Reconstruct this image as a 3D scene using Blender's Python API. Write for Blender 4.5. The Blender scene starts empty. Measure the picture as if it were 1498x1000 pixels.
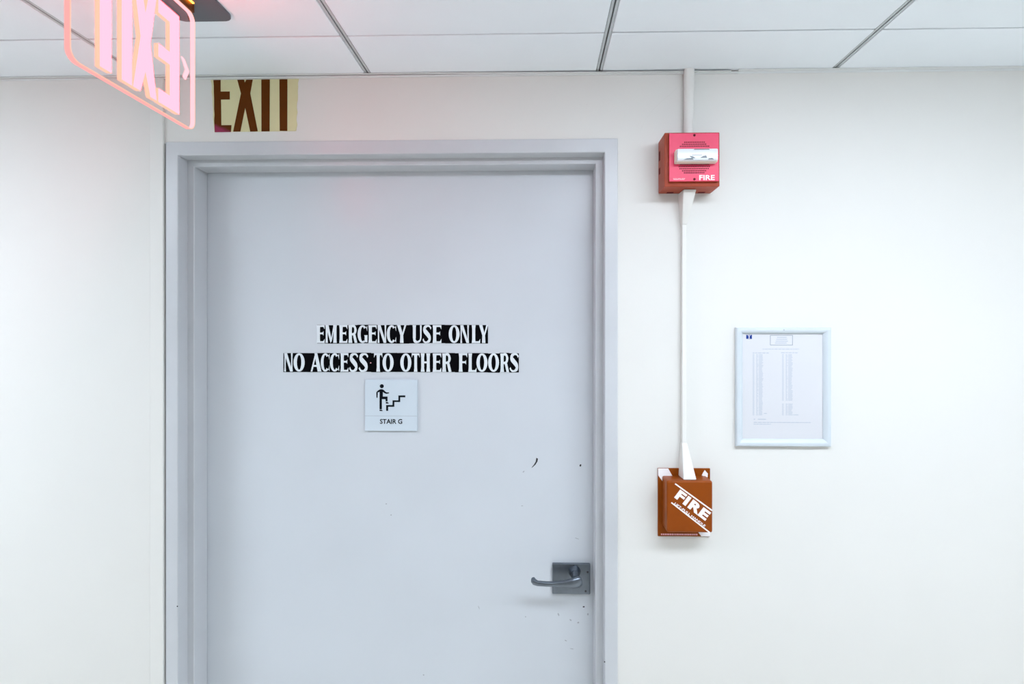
import bpy, bmesh, math, random
from mathutils import Vector, Matrix

random.seed(7)
scene = bpy.context.scene
COL = scene.collection

# ------------------------------------------------------------------ camera
YAW = math.atan(20.0 / 836.0)
cam_data = bpy.data.cameras.new('camera')
cam_data.sensor_width = 36.0
cam_data.sensor_fit = 'HORIZONTAL'
cam_data.lens = 36.0 * 836.0 / 1498.0
cam_data.shift_x = -17.0 / 1498.0
cam_data.shift_y = -14.0 / 1498.0
cam_data.clip_start = 0.02
cam_data.dof.use_dof = True
cam_data.dof.focus_distance = 1.52
cam_data.dof.aperture_fstop = 4.0
cam = bpy.data.objects.new('camera', cam_data)
cam.location = (0.0, -1.5, 1.69)
cam.rotation_euler = (math.pi / 2, 0.0, YAW)
COL.objects.link(cam)
scene.camera = cam

# ------------------------------------------------------------------ world, exposure
world = bpy.data.worlds.new('world')
scene.world = world
world.use_nodes = True
world.node_tree.nodes['Background'].inputs['Color'].default_value = (0.9, 0.93, 1.0, 1)
world.node_tree.nodes['Background'].inputs['Strength'].default_value = 0.3
vs = scene.view_settings
vs.view_transform = 'Standard'
vs.look = 'None'
vs.exposure = 0.0
vs.gamma = 1.0
vs.use_curve_mapping = False

LAMP_STRENGTH = 22.0
LAMP_Y = -1.05
LAMP_DROP = 0.028
LAMP_COLOR = (0.885, 0.97, 1.08)
LETTER_EMIT = (8.5, 0.66, 0.86)

# ------------------------------------------------------------------ materials
def new_mat(name):
    m = bpy.data.materials.new(name)
    m.use_nodes = True
    nt = m.node_tree
    return m, nt, nt.nodes['Principled BSDF']


def paint(name, col, rough=0.5, spec=0.5, metal=0.0, var=0.0, vscale=6.0, bump=0.0, bscale=200.0, coat=0.0):
    m, nt, b = new_mat(name)
    b.inputs['Roughness'].default_value = rough
    b.inputs['Specular IOR Level'].default_value = spec
    b.inputs['Metallic'].default_value = metal
    b.inputs['Coat Weight'].default_value = coat
    tc = nt.nodes.new('ShaderNodeTexCoord')
    n = nt.nodes.new('ShaderNodeTexNoise')
    n.inputs['Scale'].default_value = vscale
    n.inputs['Detail'].default_value = 4.0
    nt.links.new(tc.outputs['Object'], n.inputs['Vector'])
    r = nt.nodes.new('ShaderNodeValToRGB')
    r.color_ramp.elements[0].position = 0.3
    r.color_ramp.elements[1].position = 0.7
    lo = [max(0, c * (1 - var)) for c in col]
    hi = [min(1, c * (1 + var)) for c in col]
    r.color_ramp.elements[0].color = (*lo, 1)
    r.color_ramp.elements[1].color = (*hi, 1)
    nt.links.new(n.outputs['Fac'], r.inputs['Fac'])
    nt.links.new(r.outputs['Color'], b.inputs['Base Color'])
    if bump:
        n2 = nt.nodes.new('ShaderNodeTexNoise')
        n2.inputs['Scale'].default_value = bscale
        n2.inputs['Detail'].default_value = 3.0
        nt.links.new(tc.outputs['Object'], n2.inputs['Vector'])
        bp = nt.nodes.new('ShaderNodeBump')
        bp.inputs['Strength'].default_value = bump
        bp.inputs['Distance'].default_value = 0.001
        nt.links.new(n2.outputs['Fac'], bp.inputs['Height'])
        nt.links.new(bp.outputs['Normal'], b.inputs['Normal'])
    return m


def emitter(name, col, strength=1.0):
    m = bpy.data.materials.new(name)
    m.use_nodes = True
    nt = m.node_tree
    nt.nodes.clear()
    e = nt.nodes.new('ShaderNodeEmission')
    e.inputs['Color'].default_value = (*col, 1)
    e.inputs['Strength'].default_value = strength
    o = nt.nodes.new('ShaderNodeOutputMaterial')
    nt.links.new(e.outputs[0], o.inputs['Surface'])
    return m


def clear_acrylic(name, tint, glow):
    """clear edge-lit sheet: sees through, mirrors a little, carries a trace of the LED light"""
    m = bpy.data.materials.new(name)
    m.use_nodes = True
    nt = m.node_tree
    nt.nodes.clear()
    t = nt.nodes.new('ShaderNodeBsdfTransparent')
    t.inputs['Color'].default_value = (*tint, 1)
    g = nt.nodes.new('ShaderNodeBsdfGlossy')
    g.inputs['Roughness'].default_value = 0.03
    fr = nt.nodes.new('ShaderNodeFresnel')
    fr.inputs['IOR'].default_value = 1.25
    mx = nt.nodes.new('ShaderNodeMixShader')
    nt.links.new(fr.outputs[0], mx.inputs['Fac'])
    nt.links.new(t.outputs[0], mx.inputs[1])
    nt.links.new(g.outputs[0], mx.inputs[2])
    e = nt.nodes.new('ShaderNodeEmission')
    e.inputs['Color'].default_value = (*glow, 1)
    e.inputs['Strength'].default_value = 1.0
    ad = nt.nodes.new('ShaderNodeAddShader')
    nt.links.new(mx.outputs[0], ad.inputs[0])
    nt.links.new(e.outputs[0], ad.inputs[1])
    o = nt.nodes.new('ShaderNodeOutputMaterial')
    nt.links.new(ad.outputs[0], o.inputs['Surface'])
    return m


M = {}
M['wall'] = paint('wall_paint', (0.745, 0.74, 0.715), 0.55, 0.3, var=0.012, vscale=2.5, bump=0.05, bscale=260)
M['wall_far'] = paint('far_wall_paint', (0.50, 0.49, 0.46), 0.6, 0.3, var=0.02)
M['bead'] = paint('corner_bead_paint', (0.755, 0.75, 0.725), 0.45, 0.3, var=0.01)
M['tile'] = paint('ceiling_tile', (0.88, 0.94, 0.99), 0.8, 0.2, var=0.012, vscale=5, bump=0.12, bscale=350)
M['tee'] = paint('grid_white_metal', (0.52, 0.56, 0.58), 0.45, 0.4)
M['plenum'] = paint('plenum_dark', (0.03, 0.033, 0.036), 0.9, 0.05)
M['angle'] = paint('wall_angle_metal', (0.74, 0.77, 0.77), 0.45, 0.4)
M['floor'] = paint('floor_vinyl', (0.86, 0.82, 0.74), 0.35, 0.4, var=0.06, vscale=9)
M['base'] = paint('baseboard_vinyl', (0.22, 0.22, 0.23), 0.5, 0.4)
M['door'] = paint('door_grey_paint', (0.615, 0.65, 0.695), 0.27, 0.38, var=0.02, vscale=3, bump=0.03, bscale=120)
M['frame'] = paint('door_frame_grey_paint', (0.56, 0.58, 0.61), 0.33, 0.5, var=0.025, vscale=8, bump=0.04, bscale=150)
M['steel'] = paint('brushed_dull_steel', (0.17, 0.195, 0.23), 0.30, 0.5, metal=1.0, var=0.08, vscale=40)
M['screw'] = paint('dark_screw', (0.05, 0.05, 0.055), 0.4, 0.5, metal=0.5)
M['black'] = paint('sticker_black', (0.002, 0.002, 0.003), 0.6, 0.04)
M['white_vinyl'] = paint('sticker_white', (0.72, 0.77, 0.81), 0.5, 0.3)
M['plaque'] = paint('plaque_pale_grey', (0.60, 0.68, 0.75), 0.4, 0.4)
M['plaque_ink'] = paint('plaque_ink', (0.003, 0.005, 0.009), 0.6, 0.08)
M['plaque_line'] = paint('plaque_groove', (0.42, 0.47, 0.52), 0.5, 0.3)
M['scuff'] = paint('scuff_dark', (0.02, 0.02, 0.025), 0.6, 0.3)
M['scuff_pale'] = paint('scuff_grey', (0.36, 0.38, 0.41), 0.6, 0.3)
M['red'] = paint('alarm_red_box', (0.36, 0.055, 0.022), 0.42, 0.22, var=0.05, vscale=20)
M['redface'] = paint('alarm_red_plate', (0.78, 0.045, 0.125), 0.36, 0.35, var=0.04, vscale=20)  # pinkish sheen of the front face is put into this red
M['rust'] = paint('pull_station_red', (0.25, 0.055, 0.003), 0.45, 0.12, var=0.06, vscale=25)
M['rusttop'] = paint('pull_station_cover', (0.26, 0.055, 0.004), 0.36, 0.16, var=0.04, vscale=25, coat=0.0)
M['hole'] = paint('grille_hole', (0.10, 0.006, 0.012), 0.7, 0.2)
M['print_white'] = paint('print_white', (0.90, 0.88, 0.90), 0.5, 0.3)
M['print_pink'] = paint('print_pink', (0.85, 0.45, 0.50), 0.5, 0.3)
M['lens'] = paint('strobe_lens', (0.74, 0.78, 0.82), 0.15, 0.5)
M['lens_body'] = paint('strobe_body', (0.80, 0.76, 0.66), 0.35, 0.5)
M['lens_dark'] = paint('strobe_reflector_grey', (0.20, 0.23, 0.26), 0.4, 0.3)
M['raceway'] = paint('raceway_white', (0.765, 0.76, 0.735), 0.35, 0.4)
M['frame_white'] = paint('picture_frame_silver', (0.60, 0.66, 0.71), 0.32, 0.5, var=0.02)
M['paper'] = paint('paper', (0.83, 0.83, 0.86), 0.7, 0.2)
M['ink_faint'] = paint('faint_ink', (0.62, 0.66, 0.73), 0.7, 0.2)
M['ink_grey'] = paint('grey_ink', (0.36, 0.40, 0.46), 0.7, 0.2)
M['ink_blue'] = paint('logo_blue', (0.010, 0.05, 0.32), 0.6, 0.2)
M['canopy'] = paint('canopy_grey_metal', (0.115, 0.12, 0.14), 0.42, 0.5)
M['bracket'] = paint('bracket_brown', (0.16, 0.05, 0.01), 0.4, 0.5, metal=0.4)
M['trof'] = paint('troffer_white', (0.85, 0.86, 0.86), 0.5, 0.4)
M['backing'] = paint('photoluminescent_cream', (0.69, 0.65, 0.38), 0.5, 0.2, var=0.03, vscale=14)

M['lamp_lens'] = emitter('lamp_lens_light', LAMP_COLOR, LAMP_STRENGTH)
M['lamp_lens_boosted'] = emitter('lamp_lens_light_boosted', LAMP_COLOR, LAMP_STRENGTH * 1.62)  # emission raised to balance the wall light, used on both outer lamps
M['exit_letter'] = emitter('exit_letter_light', LETTER_EMIT)
M['exit_side'] = emitter('exit_letter_side_light', (1.3, 0.66, 0.46))
M['exit_edge'] = emitter('exit_panel_edge_light', (1.35, 0.46, 0.44))
M['exit_rim'] = emitter('exit_panel_rim_light', (1.6, 0.72, 0.80))
M['exit_led'] = emitter('exit_led_light', (7.0, 2.4, 0.3))
M['acrylic'] = clear_acrylic('exit_acrylic', (0.985, 0.97, 0.97), (0.030, 0.004, 0.004))
M['glass'] = clear_acrylic('frame_glazing', (0.99, 0.99, 0.99), (0.0, 0.0, 0.0))


def exit_ink(name):
    """brown-red ink with a magenta glare tint painted in at its lower left corner"""
    m, nt, b = new_mat(name)
    b.inputs['Roughness'].default_value = 0.6
    b.inputs['Specular IOR Level'].default_value = 0.1
    tc = nt.nodes.new('ShaderNodeTexCoord')
    sp = nt.nodes.new('ShaderNodeSeparateXYZ')
    nt.links.new(tc.outputs['Object'], sp.inputs[0])
    n = nt.nodes.new('ShaderNodeTexNoise')
    n.inputs['Scale'].default_value = 60
    nt.links.new(tc.outputs['Object'], n.inputs['Vector'])
    # distance from the corner (local x -0.10, z 0.0), wobbled
    cx = nt.nodes.new('ShaderNodeMath'); cx.operation = 'ADD'; cx.inputs[1].default_value = 0.10
    nt.links.new(sp.outputs['X'], cx.inputs[0])
    s = nt.nodes.new('ShaderNodeMath'); s.operation = 'ADD'
    z2 = nt.nodes.new('ShaderNodeMath'); z2.operation = 'MULTIPLY'; z2.inputs[1].default_value = 2.2
    nt.links.new(sp.outputs['Z'], z2.inputs[0])
    nt.links.new(cx.outputs[0], s.inputs[0]); nt.links.new(z2.outputs[0], s.inputs[1])
    w = nt.nodes.new('ShaderNodeMath'); w.operation = 'MULTIPLY_ADD'
    w.inputs[1].default_value = 0.02; 
    nt.links.new(n.outputs['Fac'], w.inputs[0]); nt.links.new(s.outputs[0], w.inputs[2])
    r = nt.nodes.new('ShaderNodeValToRGB')
    r.color_ramp.elements[0].position = 0.035
    r.color_ramp.elements[0].color = (0.28, 0.035, 0.085, 1)  # magenta of the glare, painted into the ink
    r.color_ramp.elements[1].position = 0.055
    r.color_ramp.elements[1].color = (0.105, 0.026, 0.0, 1)
    nt.links.new(w.outputs[0], r.inputs['Fac'])
    nt.links.new(r.outputs['Color'], b.inputs['Base Color'])
    return m


M['exit_ink'] = exit_ink('exit_brown_ink')

# ------------------------------------------------------------------ helpers
def root_loc(o):
    v = Vector((0, 0, 0))
    while o is not None:
        v = v + o.location
        o = o.parent
    return v


def link_bm(name, bm, mat, parent=None, smooth=False):
    """one mesh object; shapes are given in room coordinates and moved under the parent's origin"""
    bmesh.ops.recalc_face_normals(bm, faces=bm.faces)
    if parent is not None:
        bmesh.ops.translate(bm, verts=bm.verts, vec=-root_loc(parent))
    me = bpy.data.meshes.new(name)
    bm.to_mesh(me)
    bm.free()
    mats = mat if isinstance(mat, (list, tuple)) else [mat]
    for m in mats:
        me.materials.append(M[m])
    if smooth:
        for p in me.polygons:
            p.use_smooth = True
        try:
            me.set_sharp_from_angle(angle=math.radians(35))
        except Exception:
            pass
    o = bpy.data.objects.new(name, me)
    COL.objects.link(o)
    if parent is not None:
        o.parent = parent
    return o


def box(bm, x0, x1, y0, y1, z0, z1, bevel=0.0, seg=2):
    r = bmesh.ops.create_cube(bm, size=1.0)
    vs_ = r['verts']
    for v in vs_:
        v.co = Vector(((x0 + x1) / 2 + v.co.x * (x1 - x0), (y0 + y1) / 2 + v.co.y * (y1 - y0), (z0 + z1) / 2 + v.co.z * (z1 - z0)))
    if bevel > 0:
        es = {e for v in vs_ for e in v.link_edges}
        bmesh.ops.bevel(bm, geom=list(es), offset=bevel, segments=seg, profile=0.6, affect='EDGES')
    return bm


def prism(bm, pts, y0, y1, plane='XZ', x0=None):
    """polygon extruded; plane XZ (depth along Y) or YZ (depth along X)"""
    def co(p, d):
        return (p[0], d, p[1]) if plane == 'XZ' else ((d, p[0], p[1]) if plane == 'YZ' else (p[0], p[1], d))
    a = [bm.verts.new(co(p, y0)) for p in pts]
    b = [bm.verts.new(co(p, y1)) for p in pts]
    bm.faces.new(a)
    bm.faces.new(list(reversed(b)))
    n = len(pts)
    for i in range(n):
        j = (i + 1) % n
        bm.faces.new((a[i], b[i], b[j], a[j]))
    return bm


def cyl(bm, c0, c1, r0, r1, n=20):
    c0, c1 = Vector(c0), Vector(c1)
    d = (c1 - c0).normalized()
    up = Vector((0, 0, 1)) if abs(d.z) < 0.9 else Vector((1, 0, 0))
    u = d.cross(up).normalized(); w = d.cross(u)
    A, B = [], []
    for i in range(n):
        t = 2 * math.pi * i / n
        q = u * math.cos(t) + w * math.sin(t)
        A.append(bm.verts.new(c0 + q * r0)); B.append(bm.verts.new(c1 + q * r1))
    bm.faces.new(A); bm.faces.new(list(reversed(B)))
    for i in range(n):
        j = (i + 1) % n
        bm.faces.new((A[i], B[i], B[j], A[j]))
    return bm


def sweep(bm, stations, n=14, power=2.6):
    """stations: (centre, right vector, up vector, half width, half height) -> closed superellipse tube"""
    rings = []
    for c, r, u, hw, hh in stations:
        ring = []
        for i in range(n):
            t = 2 * math.pi * i / n
            cx, sx = math.cos(t), math.sin(t)
            px = math.copysign(abs(cx) ** (2 / power), cx) * hw
            py = math.copysign(abs(sx) ** (2 / power), sx) * hh
            ring.append(bm.verts.new(Vector(c) + Vector(r) * px + Vector(u) * py))
        rings.append(ring)
    for a, b in zip(rings, rings[1:]):
        for i in range(n):
            j = (i + 1) % n
            bm.faces.new((a[i], a[j], b[j], b[i]))
    bm.faces.new(rings[0]); bm.faces.new(list(reversed(rings[-1])))
    return bm


def tag(o, label=None, cat=None, group=None, kind=None):
    if label: o['label'] = label
    if cat: o['category'] = cat
    if group: o['group'] = group
    if kind: o['kind'] = kind
    return o


def thing(name, loc, label, cat, group=None):
    o = bpy.data.objects.new(name, None)
    o.empty_display_size = 0.05
    o.location = loc
    COL.objects.link(o)
    return tag(o, label, cat, group)


def text_bm(s, x0, z0, w, h, y, depth=0.0004, bold=0.0, ang=0.0, spacing=1.0):
    """lettering fitted to a w x h box whose lower left corner is x0, z0, facing -Y"""
    cu = bpy.data.curves.new('lettering', 'FONT')
    cu.body = s
    cu.size = 1.0
    cu.offset = bold
    cu.space_character = spacing
    cu.resolution_u = 3
    ob = bpy.data.objects.new('lettering', cu)
    COL.objects.link(ob)
    bpy.context.view_layer.update()
    dg = bpy.context.evaluated_depsgraph_get()
    me = bpy.data.meshes.new_from_object(ob.evaluated_get(dg))
    bm = bmesh.new()
    bm.from_mesh(me)
    bpy.data.objects.remove(ob); bpy.data.curves.remove(cu); bpy.data.meshes.remove(me)
    xs = [v.co.x for v in bm.verts]; ys = [v.co.y for v in bm.verts]
    ax, bx_, ay, by = min(xs), max(xs), min(ys), max(ys)
    ca, sa = math.cos(ang), math.sin(ang)
    for v in bm.verts:
        px = (v.co.x - ax) / (bx_ - ax) * w
        pz = (v.co.y - ay) / (by - ay) * h
        v.co = Vector((x0 + px * ca - pz * sa, y, z0 + px * sa + pz * ca))
    for f in bm.faces:
        f.smooth = False
    # give the sheet a little body
    g = bmesh.ops.extrude_face_region(bm, geom=bm.faces[:])
    vv = [e for e in g['geom'] if isinstance(e, bmesh.types.BMVert)]
    bmesh.ops.translate(bm, verts=vv, vec=(0, depth, 0))
    return bm


# ================================================================== THE SETTING
CEIL = 2.37
X0, X1, Y0 = -3.78, 4.50, -2.65          # corridor bay
FX0, FX1, FZ = -0.9891, 0.2100, 2.1965   # outer edges of the door frame
IX0, IX1, IZ = -0.9558, 0.1761, 2.1605   # inside of the frame face
SX0, SX1, SZ = -0.9375, 0.1560, 2.1425   # inside of the stop
DY = 0.100                               # door face

bm = bmesh.new()
box(bm, X0 - 0.1, X1 + 0.1, Y0 - 0.1, 0.25, -0.1, 0.0)
tag(link_bm('floor', bm, 'floor'), 'pale beige vinyl corridor floor', kind='structure')

# end wall with the door opening, the part left of the door standing a little proud
bm = bmesh.new()
box(bm, X0, -0.9928, -0.005, 0.20, 0, 2.62)
wl = link_bm('wall_front_left', bm, 'wall')
tag(wl, 'white painted wall left of the door', kind='structure')
bm = bmesh.new()
box(bm, -0.9928, FX1 - 0.004, 0.0, 0.20, FZ - 0.004, 2.62)
box(bm, FX1 - 0.004, X1, 0.0, 0.20, 0, 2.62)
tag(link_bm('wall_front', bm, 'wall'), 'white painted wall around and right of the door', kind='structure')
bm = bmesh.new()
box(bm, X0 - 0.1, X0, Y0, 0.2, 0, 2.62)
tag(link_bm('wall_left', bm, 'wall_far'), 'grey-beige wall at the left end of the corridor', kind='structure')
bm = bmesh.new()
box(bm, X1, X1 + 0.1, Y0, 0.2, 0, 2.62)
tag(link_bm('wall_right', bm, 'wall'), 'white wall at the right end of the corridor', kind='structure')
bm = bmesh.new()
box(bm, X0 - 0.1, X1 + 0.1, Y0 - 0.1, Y0, 0, 2.62)
tag(link_bm('wall_back', bm, 'wall_far'), 'grey-beige wall behind the viewer', kind='structure')
# near-black sheet added behind the door so that the gaps read dark
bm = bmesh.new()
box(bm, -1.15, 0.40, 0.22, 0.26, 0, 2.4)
tag(link_bm('dark_gap_backing', bm, 'plenum'), 'near-black sheet added behind the door to darken the gaps', kind='structure')

# rounded corner bead at the edge of the left wall
bm = bmesh.new()
box(bm, -1.0285, -0.9930, -0.0072, -0.003, 0.0, CEIL - 0.006, bevel=0.0018)
tag(link_bm('trim_1', bm, 'bead'), 'narrow painted corner bead beside the door frame', kind='structure')

# baseboards
for nm, a in (('baseboard_front_left', (X0, -0.9928, -0.012, -0.005)), ('baseboard_front', (FX1, X1, -0.008, 0.0)), ('baseboard_back', (X0, X1, Y0, Y0 + 0.008))):
    bm = bmesh.new()
    box(bm, a[0], a[1], a[2], a[3], 0, 0.10, bevel=0.002)
    tag(link_bm(nm, bm, 'base'), kind='structure')

# ---- ceiling: slab above, slotted tees, lay-in tiles
bm = bmesh.new()
box(bm, X0 - 0.1, X1 + 0.1, Y0 - 0.1, 0.2, 2.62, 2.70)
box(bm, X0, X1, Y0, -0.004, 2.396, 2.40)
ceiling = tag(link_bm('ceiling', bm, 'plenum'), 'white suspended tile ceiling with slotted grid', kind='structure')

PITCH = 0.6062
SEAMS = [-0.4451 + PITCH * k for k in range(-5, 9)]
ROWS = [-0.0015, -0.197, -0.805, -1.413, -2.021, -2.629]
TEE = 0.0075
XE = [X0] + [s for s in SEAMS if X0 + 0.05 < s < X1 - 0.05] + [X1]

tee_me = None
for s in XE[1:-1]:
    if tee_me is None:
        bm = bmesh.new()
        # two flanges with an open slot between them
        box(bm, -TEE, -0.0021, Y0, -0.003, 2.3712, 2.3730)
        box(bm, 0.0021, TEE, Y0, -0.003, 2.3712, 2.3730)
        box(bm, -0.0021, -0.0016, Y0, -0.003, 2.3712, 2.386)
        box(bm, 0.0016, 0.0021, Y0, -0.003, 2.3712, 2.386)
        o = link_bm('main_tee', bm, 'tee', ceiling)
        tee_me = o.data
        o.location.x = s
    else:
        o = bpy.data.objects.new('main_tee', tee_me)
        COL.objects.link(o); o.parent = ceiling; o.location.x = s

def tile_mesh(w, d):
    bm = bmesh.new()
    box(bm, -w / 2, w / 2, -d / 2, d / 2, 0, 0.022, bevel=0.0022, seg=2)
    me = bpy.data.meshes.new('ceiling_tile')
    bm.to_mesh(me); bm.free()
    me.materials.append(M['tile'])
    return me

cache = {}
for r in range(len(ROWS) - 1):
    ya, yb = ROWS[r], ROWS[r + 1]
    for i in range(len(XE) - 1):
        xa, xb = XE[i], XE[i + 1]
        wa = (TEE + 0.0008) if i > 0 else 0.002
        wb = (TEE + 0.0008) if i < len(XE) - 2 else 0.002
        key = (round(xb - xa - wa - wb, 3), round(ya - yb, 3))
        if key not in cache:
            cache[key] = tile_mesh(xb - xa - wa - wb, ya - yb - 0.0036)
        o = bpy.data.objects.new('ceiling_tile', cache[key])
        COL.objects.link(o); o.parent = ceiling
        o.location = ((xa + wa + xb - wb) / 2, (ya + yb) / 2, CEIL + random.uniform(-0.0003, 0.0004))
        o.rotation_euler = (random.uniform(-0.0012, 0.0012), random.uniform(-0.0008, 0.0008), 0)
# cross tees showing as thin joints between the rows
for yy in ROWS[1:-1]:
    bm = bmesh.new()
    for i in range(len(XE) - 1):
        box(bm, XE[i] + TEE, XE[i + 1] - TEE, yy - 0.004, yy + 0.004, 2.3745, 2.376)
    link_bm('cross_tee', bm, 'plenum', ceiling)

# wall angle: drops away from the tiles over the door, tight on the right
bm = bmesh.new()
prof = [(X0, 2.3690), (-0.35, 2.3690), (0.10, 2.3662), (0.50, 2.3655)]
for (xa, za), (xb, zb) in zip(prof, prof[1:]):
    vs8 = [bm.verts.new(c) for c in ((xa, -0.0135, za), (xb, -0.0135, zb), (xb, 0.0, zb), (xa, 0.0, za),
                                     (xa, -0.0135, za - 0.0012), (xb, -0.0135, zb - 0.0012), (xb, -0.0006, zb - 0.0012), (xa, -0.0006, za - 0.0012),)]
    for f in ((0, 1, 2, 3), (4, 5, 6, 7), (0, 1, 5, 4)):
        bm.faces.new([vs8[k] for k in f])
box(bm, X0, 0.52, -0.0065, -0.0001, 2.3622, 2.3660)
tag(link_bm('trim_2', bm, 'angle'), 'sagging wall angle under the ceiling above the door', kind='structure')
bm = bmesh.new()
box(bm, 0.52, X1, -0.0135, -0.0001, 2.3672, 2.3692)
box(bm, 0.52, X1, -0.0018, -0.0001, 2.3630, 2.3672)
tag(link_bm('trim_3', bm, 'angle'), 'wall angle under the ceiling right of the conduit', kind='structure')

# ---- surface-mounted wraparound lamps of the corridor (behind the viewer); the right-end one is added to brighten that side
for lx_c, lens_m, where in ((0.74, 'lamp_lens', 'right of the door'), (-2.25, 'lamp_lens_boosted', 'left of the door'), (3.25, 'lamp_lens_boosted', 'added to brighten the right end')):
    t = thing('ceiling_lamp', (lx_c, LAMP_Y, CEIL), 'white wraparound fluorescent lamp on the corridor ceiling, ' + where, 'lamp', 'wraparound corridor lamps')
    bm = bmesh.new()
    box(bm, lx_c - 0.61, lx_c + 0.61, LAMP_Y - 0.08, LAMP_Y + 0.08, CEIL - 0.012, CEIL - 0.0006)
    for sx in (-1, 1):
        xa, xb = sorted((lx_c + sx * 0.60, lx_c + sx * 0.61))
        box(bm, xa, xb, LAMP_Y - 0.155, LAMP_Y + 0.155, CEIL - LAMP_DROP - 0.002, CEIL - 0.0006)
    link_bm('housing', bm, 'trof', t)
    bm = bmesh.new()
    d = LAMP_DROP
    pr = [(-0.152, -0.008), (-0.152, -d * 0.55), (-0.125, -d * 0.92), (-0.06, -d), (0.06, -d), (0.125, -d * 0.92), (0.152, -d * 0.55), (0.152, -0.008)]
    prism(bm, [(LAMP_Y + p, CEIL + q) for p, q in pr], lx_c - 0.599, lx_c + 0.599, plane='YZ')
    link_bm('diffuser', bm, lens_m, t)

# ================================================================== DOOR AND FRAME
# frame profile swept round jambs and head: face, first rebate, stop, soffit
bm = bmesh.new()
face_y, reb_y, back_y = -0.0025, 0.040, DY + 0.0015
rings = []
for (xa, xb, zt, y) in ((FX0, FX1, FZ, 0.03), (FX0, FX1, FZ, face_y + 0.0012), (FX0 + 0.0012, FX1 - 0.0012, FZ - 0.0012, face_y),
                        (IX0 - 0.0016, IX1 + 0.0016, IZ + 0.0016, face_y), (IX0, IX1, IZ, face_y + 0.0018), (IX0, IX1, IZ, reb_y),
                        (SX0 - 0.0016, SX1 + 0.0016, SZ + 0.0016, reb_y), (SX0, SX1, SZ, reb_y + 0.0018), (SX0, SX1, SZ, back_y), (SX0 - 0.016, SX1 + 0.016, SZ + 0.016, back_y),
                        (SX0 - 0.0175, SX1 + 0.0175, SZ + 0.0175, back_y + 0.05), (FX0, FX1, FZ, back_y + 0.05)):
    rings.append([bm.verts.new(c) for c in ((xa, y, 0.0), (xa, y, zt), (xb, y, zt), (xb, y, 0.0))])
for a, b in zip(rings, rings[1:]):
    for i in range(3):
        bm.faces.new((a[i], a[i + 1], b[i + 1], b[i]))
tag(link_bm('trim_4', bm, 'frame'), 'grey painted steel door frame with a deep stop', kind='structure')

bm = bmesh.new()
box(bm, SX0 - 0.0145, SX1 + 0.0145, DY + 0.003, DY + 0.046, 0.008, SZ + 0.0145, bevel=0.0015)
door = tag(link_bm('door_1', bm, 'door'), 'grey painted steel exit door with a lever handle', kind='structure')
DF = DY + 0.003          # front face of the door

# rim of dark gap is real: the slab clears the stop by a few millimetres
# ---- lever handle
hr = bpy.data.objects.new('lever_handle', None)
hr.location = (0.0945, DF, 1.005); COL.objects.link(hr); hr.parent = door
tag(hr, 'dull steel lever handle on a square plate')
bm = bmesh.new()
box(bm, 0.0418, 0.1475, DF - 0.009, DF, 0.9610, 1.0465, bevel=0.003, seg=3)
link_bm('escutcheon', bm, 'steel', hr, True)
bm = bmesh.new()
HX, HZ = 0.1035, 1.0245
cyl(bm, (HX, DF - 0.008, HZ), (HX, DF - 0.030, HZ), 0.0175, 0.0125, 24)
cyl(bm, (HX, DF - 0.029, HZ), (HX, DF - 0.062, HZ), 0.0115, 0.0110, 24)
# blade: leaves the hub, sweeps left, thins, and turns back to the door at its tip
st = []
path = [((HX + 0.011, DF - 0.058, HZ - 0.004), 0.010, 0.0125), ((HX + 0.004, DF - 0.064, HZ - 0.005), 0.009, 0.0150), ((HX - 0.012, DF - 0.066, HZ - 0.008), 0.0075, 0.0125),
        ((HX - 0.030, DF - 0.066, HZ - 0.0095), 0.0065, 0.0085), ((HX - 0.055, DF - 0.065, HZ - 0.0105), 0.006, 0.0066), ((HX - 0.080, DF - 0.065, HZ - 0.0105), 0.006, 0.0064),
        ((HX - 0.103, DF - 0.064, HZ - 0.0095), 0.006, 0.0066), ((HX - 0.1115, DF - 0.061, HZ - 0.0070), 0.006, 0.0082), ((HX - 0.1150, DF - 0.053, HZ - 0.0058), 0.0058, 0.0086)]
for i, (c, hw, hh) in enumerate(path):
    p = Vector(path[max(0, i - 1)][0]); q = Vector(path[min(len(path) - 1, i + 1)][0])
    d = (q - p).normalized()
    r = d.cross(Vector((0, 0, 1))).normalized()
    st.append((c, r, r.cross(d), hw, hh))
sweep(bm, st, 16, 3.0)
link_bm('lever', bm, 'steel', hr, True)
for sx, sz in ((0.1015, 1.0400), (0.1400, 1.0235), (0.1345, 0.9700)):
    bm = bmesh.new()
    cyl(bm, (sx, DF - 0.0088, sz), (sx, DF - 0.0102, sz), 0.0030, 0.0026, 14)
    link_bm('screw', bm, 'screw', hr)

# ---- hairline crack and specks in the wall paint
M['crack'] = paint('wall_paint_crack', (0.70, 0.69, 0.66), 0.6, 0.2)
wf = bpy.data.objects['wall_front']
cr = [(0.3665, 2.3300), (0.3480, 2.3120), (0.3260, 2.2940), (0.3010, 2.2700), (0.2820, 2.2450), (0.2690, 2.2160)]
bm = bmesh.new()
prism(bm, [(x, z + 0.0004) for x, z in cr] + [(x, z - 0.0004) for x, z in reversed(cr)], -0.0003, 0.0002)
link_bm('hairline_crack', bm, 'crack', wf)

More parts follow.
